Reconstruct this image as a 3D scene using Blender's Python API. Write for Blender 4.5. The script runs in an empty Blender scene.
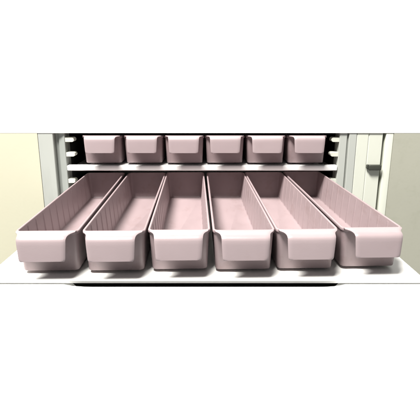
import bpy, bmesh, math, random
from mathutils import Vector
random.seed(4)
S = bpy.context.scene
COL = S.collection
R = math.radians

# ------------------------------------------------------------------ materials
def material(name, base, rough=0.45, var=0.06, scale=18.0, bump=0.04, bump_scale=700.0,
             stain=None, stain_amt=0.0, stain_scale=9.0, spec=0.4, sss=0.0, streak=(1, 1, 1), hue=None, tint=0.0):
    m = bpy.data.materials.new(name)
    m.use_nodes = True
    nt = m.node_tree; N = nt.nodes; L = nt.links
    b = N['Principled BSDF']
    tc = N.new('ShaderNodeTexCoord')
    oi = N.new('ShaderNodeObjectInfo')
    add = N.new('ShaderNodeVectorMath'); add.operation = 'ADD'
    mul = N.new('ShaderNodeMath'); mul.operation = 'MULTIPLY'; mul.inputs[1].default_value = 37.0
    L.new(oi.outputs['Random'], mul.inputs[0])
    mp = N.new('ShaderNodeMapping'); mp.inputs['Scale'].default_value = streak
    L.new(tc.outputs['Object'], mp.inputs['Vector'])
    L.new(mp.outputs[0], add.inputs[0]); L.new(mul.outputs[0], add.inputs[1])
    n1 = N.new('ShaderNodeTexNoise'); n1.inputs['Scale'].default_value = scale
    n1.inputs['Detail'].default_value = 6; n1.inputs['Roughness'].default_value = 0.6
    L.new(add.outputs[0], n1.inputs['Vector'])
    ramp = N.new('ShaderNodeMix'); ramp.data_type = 'RGBA'
    c = Vector(base)
    ramp.inputs[6].default_value = (*(c * (1 - var)), 1)
    c2 = Vector(hue) if hue else c * (1 + var)
    ramp.inputs[7].default_value = (*c2, 1)
    L.new(n1.outputs['Fac'], ramp.inputs[0])
    out = ramp.outputs[2]
    if stain:
        n3 = N.new('ShaderNodeTexNoise'); n3.inputs['Scale'].default_value = stain_scale
        n3.inputs['Detail'].default_value = 8; n3.inputs['Roughness'].default_value = 0.7
        L.new(add.outputs[0], n3.inputs['Vector'])
        cr = N.new('ShaderNodeValToRGB')
        cr.color_ramp.elements[0].position = 0.53; cr.color_ramp.elements[0].color = (0, 0, 0, 1)
        cr.color_ramp.elements[1].position = 0.75; cr.color_ramp.elements[1].color = (stain_amt,) * 3 + (1,)
        L.new(n3.outputs['Fac'], cr.inputs[0])
        mx = N.new('ShaderNodeMix'); mx.data_type = 'RGBA'
        L.new(cr.outputs[0], mx.inputs[0]); L.new(out, mx.inputs[6]); mx.inputs[7].default_value = (*stain, 1)
        out = mx.outputs[2]
    hv = N.new('ShaderNodeHueSaturation')
    vr = N.new('ShaderNodeMapRange'); vr.inputs[3].default_value = 1 - tint; vr.inputs[4].default_value = 1 + tint
    L.new(oi.outputs['Random'], vr.inputs[0]); L.new(vr.outputs[0], hv.inputs['Value'])
    L.new(out, hv.inputs['Color']); out = hv.outputs[0]
    L.new(out, b.inputs['Base Color'])
    mr = N.new('ShaderNodeMapRange'); mr.inputs[3].default_value = rough - 0.08; mr.inputs[4].default_value = rough + 0.1
    L.new(n1.outputs['Fac'], mr.inputs[0]); L.new(mr.outputs[0], b.inputs['Roughness'])
    b.inputs['Specular IOR Level'].default_value = spec
    if sss:
        b.inputs['Subsurface Weight'].default_value = sss
        b.inputs['Subsurface Radius'].default_value = (0.004, 0.0025, 0.0025)
        b.inputs['Subsurface Scale'].default_value = 1.0
    n2 = N.new('ShaderNodeTexNoise'); n2.inputs['Scale'].default_value = bump_scale; n2.inputs['Detail'].default_value = 3
    L.new(add.outputs[0], n2.inputs['Vector'])
    bp = N.new('ShaderNodeBump'); bp.inputs['Strength'].default_value = bump; bp.inputs['Distance'].default_value = 0.002
    L.new(n2.outputs['Fac'], bp.inputs['Height']); L.new(bp.outputs[0], b.inputs['Normal'])
    return m

M_BIN = material('mauve_plastic', (0.280, 0.217, 0.225), 0.36, 0.08, 22, 0.09, 900, stain=(0.235, 0.172, 0.172), stain_amt=0.85, stain_scale=30, streak=(1, .45, 1), tint=0.05)
M_LIP = material('mauve_plastic_lip', (0.292, 0.236, 0.245), 0.34, 0.06, 24, 0.06, 900, stain=(0.27, 0.215, 0.215), stain_amt=0.5, stain_scale=34, streak=(.6, 1, 1), tint=0.05)
M_WHITE = material('white_enamel', (0.87, 0.87, 0.86), 0.42, 0.02, 6, 0.02, 160)
M_TRAY = material('white_tray_enamel', (0.84, 0.84, 0.82), 0.38, 0.03, 14, 0.03, 300, stain=(0.55, 0.54, 0.50), stain_amt=0.30, stain_scale=15)
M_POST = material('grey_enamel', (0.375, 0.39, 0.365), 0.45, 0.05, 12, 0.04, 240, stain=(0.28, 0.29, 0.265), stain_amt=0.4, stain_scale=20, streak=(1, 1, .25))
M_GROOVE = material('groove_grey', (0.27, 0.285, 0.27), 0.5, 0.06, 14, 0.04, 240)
M_DARK = material('deep_shade_black', (0.012, 0.012, 0.012), 0.7, 0.2, 20, 0.05, 200)  # near-black colour standing in for deep shade inside the cabinet and gaps
M_CREAM = material('cream_wall_paint', (0.50, 0.475, 0.36), 0.65, 0.03, 5, 0.06, 180, hue=(0.49, 0.49, 0.385))
M_SAGE = material('sage_wall_paint', (0.325, 0.325, 0.270), 0.65, 0.05, 7, 0.06, 150, stain=(0.27, 0.275, 0.215), stain_amt=0.5, stain_scale=24)
M_DOOR = material('pale_door_paint', (0.53, 0.545, 0.48), 0.5, 0.05, 10, 0.05, 160, stain=(0.42, 0.445, 0.36), stain_amt=0.4, stain_scale=22, streak=(1, 1, .3))
M_LATCH = material('black_metal', (0.035, 0.037, 0.03), 0.45, 0.15, 40, 0.05, 300)

# ------------------------------------------------------------------ helpers
def link(name, bm, mat, parent=None, smooth=True, angle=35):
    bmesh.ops.recalc_face_normals(bm, faces=bm.faces)
    me = bpy.data.meshes.new(name)
    bm.to_mesh(me); bm.free()
    o = bpy.data.objects.new(name, me)
    COL.objects.link(o)
    me.materials.append(mat)
    if smooth:
        for p in me.polygons: p.use_smooth = True
        me.set_sharp_from_angle(angle=R(angle))
    if parent: o.parent = parent
    return o

def empty(name, loc=(0, 0, 0)):
    o = bpy.data.objects.new(name, None); COL.objects.link(o)
    o.location = loc; o.empty_display_size = 0.05
    return o

def tag(o, label=None, cat=None, group=None, kind=None):
    if label: o['label'] = label
    if cat: o['category'] = cat
    if group: o['group'] = group
    if kind: o['kind'] = kind
    return o

def box(bm, x0, x1, y0, y1, z0, z1, bev=0.0, seg=3):
    t = bmesh.new()
    bmesh.ops.create_cube(t, size=1)
    for v in t.verts:
        v.co = Vector(((x0 + x1) / 2 + v.co.x * (x1 - x0), (y0 + y1) / 2 + v.co.y * (y1 - y0), (z0 + z1) / 2 + v.co.z * (z1 - z0)))
    if bev:
        bmesh.ops.bevel(t, geom=t.edges[:], offset=bev, segments=seg, profile=0.5, affect='EDGES')
    me = bpy.data.meshes.new('tmp'); t.to_mesh(me); t.free()
    bm.from_mesh(me); bpy.data.meshes.remove(me)

def prism(bm, pts, axis, a0, a1, bev=0.0):
    """extrude a 2D outline along an axis; pts in the other two axes (in order)"""
    def P(u, v, w):
        return {'x': (w, u, v), 'y': (u, w, v), 'z': (u, v, w)}[axis]
    A = [bm.verts.new(P(u, v, a0)) for u, v in pts]
    B = [bm.verts.new(P(u, v, a1)) for u, v in pts]
    n = len(pts)
    f = [bm.faces.new(A), bm.faces.new(B[::-1])]
    for i in range(n):
        f.append(bm.faces.new((A[i], A[(i + 1) % n], B[(i + 1) % n], B[i])))
    if bev:
        ed = [e for e in {e for q in f for e in q.edges}]
        bmesh.ops.bevel(bm, geom=ed, offset=bev, segments=2, profile=0.5, affect='EDGES')

# ------------------------------------------------------------------ storage bin
PITCH = 0.11
BH = 0.0792          # height
BL = 0.542           # length
HW = 0.0526          # half width at the rim

def loop(bm, ins, z, r, n=7):
    hw = HW - ins; y0 = ins; y1 = BL - ins
    r = max(0.0015, r)
    vs = []
    for cx, cy, a0 in ((hw - r, y0 + r, -90), (hw - r, y1 - r, 0), (-hw + r, y1 - r, 90), (-hw + r, y0 + r, 180)):
        for i in range(n):
            a = R(a0 + 90 * i / (n - 1))
            vs.append(bm.verts.new((cx + r * math.cos(a), cy + r * math.sin(a), z)))
    return vs

def bin_shell():
    bm = bmesh.new()
    spec = [  # inset, z, radius
        (0.0260, 0.0, 0.008), (0.0255, 0.0060, 0.008), (0.0066, 0.0054, 0.007), (0.0049, 0.0059, 0.008), (0.0041, 0.0074, 0.009),
        (0.0012, BH - 0.0075, 0.010), (0.0010, BH - 0.0068, 0.010),
        (-0.0004, BH - 0.0062, 0.011), (-0.0010, BH - 0.0050, 0.011), (-0.0010, BH - 0.0016, 0.011), (-0.0006, BH - 0.0006, 0.011), (0.0002, BH, 0.0105),
        (0.0020, BH, 0.009), (0.0029, BH - 0.0006, 0.008), (0.0033, BH - 0.0018, 0.008), (0.0078, 0.0110, 0.006), (0.0086, 0.0088, 0.0055), (0.0108, 0.0075, 0.005)]
    loops = [loop(bm, *s) for s in spec]
    n = len(loops[0])
    for a, b in zip(loops, loops[1:]):
        for i in range(n):
            bm.faces.new((a[i], a[(i + 1) % n], b[(i + 1) % n], b[i]))
    bm.faces.new(loops[0][::-1]); bm.faces.new(loops[-1])
    # shallow stiffening ribs moulded on the inside of both long walls
    def wall_x(z): return HW - (0.0033 + (0.0045) * (BH - 0.0018 - z) / (BH - 0.0128))
    z0, z1 = 0.0095, BH - 0.0045
    y = 0.052
    while y < BL - 0.03:
        for s in (-1, 1):
            V = []
            for z, d in ((z0, 0.0010), (z1 - 0.002, 0.0009), (z1, 0.0003)):
                x = wall_x(z)
                V.append([bm.verts.new((s * (x - dd), y + w, z)) for w, dd in
                          ((-0.0042, -0.0003), (-0.0022, d), (0.0022, d), (0.0042, -0.0003))])
            for a, b in zip(V, V[1:]):
                for i in range(4):
                    bm.faces.new((a[i], a[(i + 1) % 4], b[(i + 1) % 4], b[i]))
            bm.faces.new(V[0][::-1]); bm.faces.new(V[-1])
        y += 0.042
    return bm

def bin_lip():
    """label lip: a flange that runs forward from the front rim, then turns down over the front"""
    prof = [(0.0010, BH - 0.0007, 0.0505), (-0.0020, BH - 0.0002, 0.0502), (-0.0050, BH, 0.0490), (-0.0085, BH, 0.0466), (-0.0125, BH - 0.0001, 0.0440),
            (-0.0170, BH - 0.0004, 0.0420), (-0.0220, BH - 0.0009, 0.0408), (-0.0260, BH - 0.0018, 0.0402), (-0.0290, BH - 0.0036, 0.0399),
            (-0.0308, BH - 0.0062, 0.0397), (-0.0316, BH - 0.0092, 0.0396), (-0.0321, BH - 0.0150, 0.0393), (-0.0328, BH - 0.0250, 0.0386),
            (-0.0334, 0.0440, 0.0379), (-0.0336, 0.0405, 0.0376), (-0.0337, 0.0388, 0.0370), (-0.03375, 0.0379, 0.0361), (-0.0338, 0.0375, 0.0350)]
    bm = bmesh.new(); NX = 20; rows = []
    for k, (y, z, w) in enumerate(prof):
        row = []
        for i in range(NX + 1):
            u = -1 + 2 * i / NX
            edge = max(0.0, abs(u) - 0.88) / 0.12
            drop = 0.0016 * edge ** 2 if 2 <= k <= 8 else 0.0
            back = 0.0012 * edge ** 2 if k > 8 else 0.0
            bow = -0.0007 * (1 - u * u) if k > 7 else 0
            row.append(bm.verts.new((u * w, y + back + bow, z - drop)))
        rows.append(row)
    for a, b in zip(rows, rows[1:]):
        for i in range(NX):
            bm.faces.new((a[i], a[i + 1], b[i + 1], b[i]))
    return bm

def make_bin():
    root = empty('storage_bin')
    link('bin_shell', bin_shell(), M_BIN, root, angle=40)
    lip = link('label_lip', bin_lip(), M_LIP, root, angle=60)
    sd = lip.modifiers.new('thickness', 'SOLIDIFY'); sd.thickness = 0.0024; sd.offset = 0.0
    bv = lip.modifiers.new('soft_edge', 'BEVEL'); bv.width = 0.0007; bv.segments = 2; bv.limit_method = 'ANGLE'
    return root

proto = make_bin()
used = [False]
def place_bin(x, y, z, rz, label, group):
    if not used[0]:
        o = proto; used[0] = True
    else:
        o = proto.copy(); COL.objects.link(o)
        for ch in proto.children:
            c = ch.copy(); COL.objects.link(c); c.parent = o
    o.location = (x, y, z); o.rotation_euler = (0, 0, rz)
    tag(o, label, 'storage bin', group)
    return o

# bins standing on the pulled-out tray (the row stands a little askew on it)
YAW = 0.0252
TZ = -0.0042         # top of the tray
tray_bins = [
    ('empty mauve bin at the left end of the pulled-out tray, next to the cream wall', -0.0045, 0, 0.004),
    ('empty mauve bin second from the left on the pulled-out tray', -0.0014, -0.002, -0.003),
    ('empty mauve bin left of the middle of the pulled-out tray, third from its left end', -0.0006, 0.001, 0.002),
    ('empty mauve bin right of the middle of the pulled-out tray, third from its right end', 0.0004, -0.0025, -0.003),
    ('empty mauve bin second from the right on the pulled-out tray', -0.0005, -0.001, -0.002),
    ('empty mauve bin at the right end of the pulled-out tray, pushed slightly further back', 0.0040, 0.006, 0.004)]
for i, (lab, dx, dy, dr) in enumerate(tray_bins):
    k = i - 2.5
    x0 = k * PITCH
    place_bin(x0 - YAW * (0 - 0.45) + dx, YAW * x0 + dy, TZ + 0.0002, YAW + dr, lab, 'bins on the pulled-out tray')

# bins on the shelf above
SZ = 0.1055
shelf_bins = [
    ('mauve bin at the left end of the upper shelf row', 0.0, 0.0, 0.004),
    ('mauve bin second from the left on the upper shelf', 0.0006, 0.001, -0.003),
    ('mauve bin left of the middle of the upper shelf, third from its left end', 0.0004, -0.0005, 0.002),
    ('mauve bin right of the middle of the upper shelf, third from its right end', -0.0006, 0.001, 0.0),
    ('mauve bin second from the right on the upper shelf', -0.0004, 0.0005, -0.002),
    ('mauve bin at the right end of the upper shelf row', 0.0003, 0.001, -0.004)]
for i, (lab, dx, dy, dr) in enumerate(shelf_bins):
    k = i - 2.5
    place_bin(-0.0035 + k * PITCH + dx, 0.481 + dy, SZ + 0.0002, dr, lab, 'bins on the upper shelf')

# ------------------------------------------------------------------ tray, shelf, added white front
XL, XR = -0.3772, 0.3572          # cabinet opening
root = empty('pull_out_tray', (0, -0.031, TZ - 0.0066))
bm = bmesh.new()
YF = -0.0312
def tray_outline(e):
    return [(-0.3765 + e, YF + e), (0.3725 - e, YF + e), (0.3725 - e, 0.466), (XR - 0.004, 0.470), (XR - 0.004, 1.06), (XL + 0.004, 1.06), (XL + 0.004, 0.470), (-0.3765 + e, 0.466)]
rings = []
for e, z in ((0.0040, -0.0066), (0.0036, -0.0064), (0.0005, -0.0012), (0.0, -0.0006), (0.0004, -0.0001), (0.0011, 0.0)):
    rings.append([bm.verts.new((x, y + 0.031, z + 0.0066)) for x, y in tray_outline(e)])
for a, b in zip(rings, rings[1:]):
    for i in range(8): bm.faces.new((a[i], a[(i + 1) % 8], b[(i + 1) % 8], b[i]))
bm.faces.new(rings[0][::-1]); bm.faces.new(rings[-1])
o = link('tray_sheet', bm, M_TRAY, root, angle=40)
tag(root, 'white enamel pull-out tray carrying the lower row of six bins', 'tray')

bm = bmesh.new()
box(bm, XL + 0.001, XR - 0.001, 0.475, 0.495, 0.0912, SZ, 0.0022)
o = empty('shelf', (-0.01, 0.475, 0.0925)); bm2 = bmesh.new()
for v in bm.verts: v.co -= o.location
link('front_edge', bm, M_WHITE, o)
box(bm2, XL + 0.056, XR - 0.043, 0.4955, 1.12, 0.099, SZ - 0.0006, 0.001)
box(bm2, XL + 0.001, XR - 0.001, 0.4955, 1.12, 0.0915, 0.0935)
for v in bm2.verts: v.co -= o.location
link('shelf_board', bm2, M_WHITE, o)
tag(o, 'white metal shelf with a thick front edge holding the upper bins', 'shelf')

o = empty('added_drawer', (0, -0.0355, -0.6))  # added piece: its white front fills the blank area below the tray
bm = bmesh.new()
zt, zn = TZ - 0.0084, -0.0143
prof_full = [(0, -0.60), (0, zt - 0.001), (0.001, zt), (0.0020, zt), (0.0120, zt), (0.02, zt), (0.02, -0.60)]
prof_pull = [(0, -0.60), (0, zn - 0.0006), (0.0006, zn), (0.0020, zn - 0.0006), (0.0120, zn - 0.03), (0.02, zn - 0.03), (0.02, -0.60)]
secs = []
for x, t in ((-0.43, 0), (-0.240, 0), (-0.228, .12), (-0.216, .5), (-0.204, .88), (-0.190, 1), (0.192, 1), (0.206, .88), (0.218, .5), (0.230, .12), (0.242, 0), (0.43, 0)):
    secs.append([bm.verts.new((x, a[0] + (b[0] - a[0]) * t, a[1] + (b[1] - a[1]) * t + 0.6)) for a, b in zip(prof_full, prof_pull)])
for a, b in zip(secs, secs[1:]):
    for i in range(7): bm.faces.new((a[i], a[(i + 1) % 7], b[(i + 1) % 7], b[i]))
bm.faces.new(secs[0]); bm.faces.new(secs[-1][::-1])
link('front_panel', bm, M_WHITE, o, smooth=False)
bm = bmesh.new()
box(bm, -0.362, 0.345, 0.0205, 0.95, 0.03, 0.555, 0.002)
link('added_drawer_box', bm, M_DARK, o)  # black so the slot over the front looks deeply shaded
tag(o, 'added white front filling the blank area below the pulled-out tray', 'added_drawer')

# ------------------------------------------------------------------ cabinet
cab = empty('storage_cabinet', (-0.01, 0.475, -0.62))
def part(name, bm, mat, parent=cab, **k):
    base = parent.matrix_basis.translation if parent.parent is None else Vector((0, 0, 0))
    for v in bm.verts: v.co -= base
    return link(name, bm, mat, parent, **k)
ZB, ZTOP = -0.62, 0.70
ZF = 0.1925            # the front frame ends under the added white wall
# left frame post: a flat face, a recessed groove, an inner return
bm = bmesh.new()
pts = [(-0.4475, 0.4765), (-0.4465, 0.4755), (-0.4085, 0.4755), (-0.4070, 0.4770), (-0.4065, 0.5200), (-0.4475, 0.5200)]
prism(bm, pts, 'z', ZB, ZF)
part('frame_post', bm, M_POST, angle=30)
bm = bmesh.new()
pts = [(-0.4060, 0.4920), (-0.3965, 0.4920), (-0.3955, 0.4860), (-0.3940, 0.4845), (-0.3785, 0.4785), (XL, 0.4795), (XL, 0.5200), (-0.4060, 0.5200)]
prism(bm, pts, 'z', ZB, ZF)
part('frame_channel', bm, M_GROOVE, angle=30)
bm = bmesh.new()
pts = [(XR, 0.4795), (XR + 0.0013, 0.4780), (0.3760, 0.4780), (0.3772, 0.4792), (0.3776, 0.4850), (0.3815, 0.4850), (0.3820, 0.4770), (0.3830, 0.4760), (0.4010, 0.4760), (0.4020, 0.4770), (0.4020, 0.5200), (XR, 0.5200)]
prism(bm, pts, 'z', ZB, ZF)
part('frame_post', bm, M_POST, angle=30)
for a, b in ((XL - 0.016, XL - 0.0005), (XR + 0.0005, XR + 0.016)):
    bm = bmesh.new(); box(bm, a, b, 0.5205, 1.16, ZB, ZTOP); part('side_panel', bm, M_DARK, smooth=False)
bm = bmesh.new(); box(bm, XL - 0.016, XR + 0.016, 1.161, 1.175, ZB, ZTOP); part('back_panel', bm, M_DARK, smooth=False)
bm = bmesh.new(); box(bm, XL - 0.016, XR + 0.016, 0.5205, 1.175, ZTOP + 0.0005, ZTOP + 0.015); part('top_panel', bm, M_DARK, smooth=False)
# shelf supports: short rounded ledges down both sides of the opening
for zc in (0.1742, 0.1350, 0.0620, 0.024, -0.02):
    for s, x in ((1, XL + 0.0003), (-1, XR - 0.0003)):
        w = 0.0235 if s > 0 else 0.0205
        if zc == 0.0620: w *= 0.8
        h = 0.0056
        n = 10
        prof = [(x, zc - h), (x, zc + h)]
        for i in range(n + 1):
            a = R(90 - 180 * i / n)
            prof.append((x + s * (w - h + h * math.cos(a)), zc + h * math.sin(a)))
        prof = [prof[1]] + prof[2:] + [prof[0]]
        bm = bmesh.new(); prism(bm, prof, 'y', 0.4800, 0.505)
        part('shelf_support', bm, M_DOOR, angle=30)
tag(cab, 'tall grey-framed storage cabinet with short white shelf supports and an interior coloured black as deep shade', 'cabinet')

# door beside the cabinet on the right
dr = empty('cupboard_door', (0.437, 0.476, ZB))
bm = bmesh.new()
pts = [(0.4030, 0.4775), (0.4040, 0.4765), (0.4325, 0.4765), (0.4340, 0.4785), (0.4352, 0.4785), (0.4365, 0.4770), (0.4708, 0.4770), (0.4718, 0.4780), (0.4718, 0.5100), (0.4030, 0.5100)]
prism(bm, pts, 'z', ZB, ZF); part('door_panel', bm, M_DOOR, dr, angle=30)
lt = bmesh.new()
box(lt, 0.4385, 0.4725, 0.4655, 0.4765, 0.0935, 0.1085, 0.0025)
box(lt, 0.4335, 0.4400, 0.4690, 0.4763, 0.0970, 0.1090, 0.002)
part('latch', lt, M_LATCH, dr)
tag(dr, 'pale painted cupboard door with a small black latch, right of the cabinet', 'door')

jb = bmesh.new(); box(jb, 0.4798, 0.4995, 0.4755, 0.5100, ZB, ZF, 0.0015)
o = empty('door_jamb', (0.489, 0.476, ZB)); part('jamb_strip', jb, M_DOOR, o)
tag(o, 'narrow pale upright strip between the cupboard door and the sage green wall', 'jamb')
bm = bmesh.new(); box(bm, 0.4700, 0.4830, 0.512, 0.53, ZB, ZF)
part('gap_shade', bm, M_DARK, o, smooth=False)  # black backing that paints the shade in the door gap

# ------------------------------------------------------------------ setting: walls
def struct(name, x0, x1, y0, y1, z0, z1, mat, bev=0.0, label=None):
    bm = bmesh.new(); box(bm, x0, x1, y0, y1, z0, z1, bev, 2)
    o = link(name, bm, mat); tag(o, label, None, None, 'structure'); return o
struct('wall_left', -1.7, -0.4480, 0.4747, 0.60, ZB, ZF, M_CREAM, label='warm cream painted wall left of the cabinet')
struct('wall_right', 0.5000, 1.7, 0.4747, 0.60, ZB, ZF, M_SAGE, label='sage green wall right of the door strip')
struct('added_wall_above', -1.7, 1.7, 0.4742, 0.5195, 0.1927, ZTOP, M_WHITE)  # added white wall, fills the blank band above the cabinet

# ------------------------------------------------------------------ light
w = bpy.data.worlds.new('World'); S.world = w; w.use_nodes = True
wn = w.node_tree; bg = wn.nodes['Background']
tcw = wn.nodes.new('ShaderNodeTexCoord'); sep = wn.nodes.new('ShaderNodeSeparateXYZ'); rw = wn.nodes.new('ShaderNodeValToRGB')
wn.links.new(tcw.outputs['Generated'], sep.inputs[0])
mrw = wn.nodes.new('ShaderNodeMapRange'); mrw.inputs[1].default_value = -1; mrw.inputs[2].default_value = 1
wn.links.new(sep.outputs['Z'], mrw.inputs[0]); wn.links.new(mrw.outputs[0], rw.inputs[0])
e = rw.color_ramp.elements                      # added fill: brighter lower half stands in for unseen floor bounce, dim above
e[0].position = 0.25; e[0].color = (1.0, 0.98, 0.95, 1)
e[1].position = 0.55; e[1].color = (0.19, 0.20, 0.205, 1)
wn.links.new(rw.outputs[0], bg.inputs[0]); bg.inputs[1].default_value = 0.46

def area(name, loc, aim, size, power, col):
    l = bpy.data.lights.new(name, 'AREA'); l.energy = power; l.size = size; l.color = col
    l.shape = 'RECTANGLE'; l.size_y = size * 0.6
    o = bpy.data.objects.new(name, l); COL.objects.link(o); o.location = loc
    o.rotation_euler = (Vector(aim) - Vector(loc)).to_track_quat('-Z', 'Y').to_euler()
    return o
area('ceiling_lamp', (-1.35, -1.55, 4.25), (0, 0.2, -0.1), 1.8, 490, (1.0, 0.97, 0.92))

# ------------------------------------------------------------------ camera
cd = bpy.data.cameras.new('camera'); cam = bpy.data.objects.new('camera', cd); COL.objects.link(cam)
cam.location = (0.0042, -0.7311, 0.3095)
cam.rotation_euler = (math.pi / 2 - 0.266, 0, 0)
cd.sensor_width = 36; cd.sensor_fit = 'HORIZONTAL'; cd.lens = 450 / 420 * 36
cd.shift_x = 2.57 / 420
cd.clip_start = 0.02; cd.clip_end = 50
S.camera = cam
S.view_settings.view_transform = 'Standard'; S.view_settings.look = 'None'
S.view_settings.exposure = 0.85; S.view_settings.gamma = 1.0
S.render.resolution_x = 1024; S.render.resolution_y = 1024
S.cycles.max_bounces = 8
S.cycles.use_denoising = True
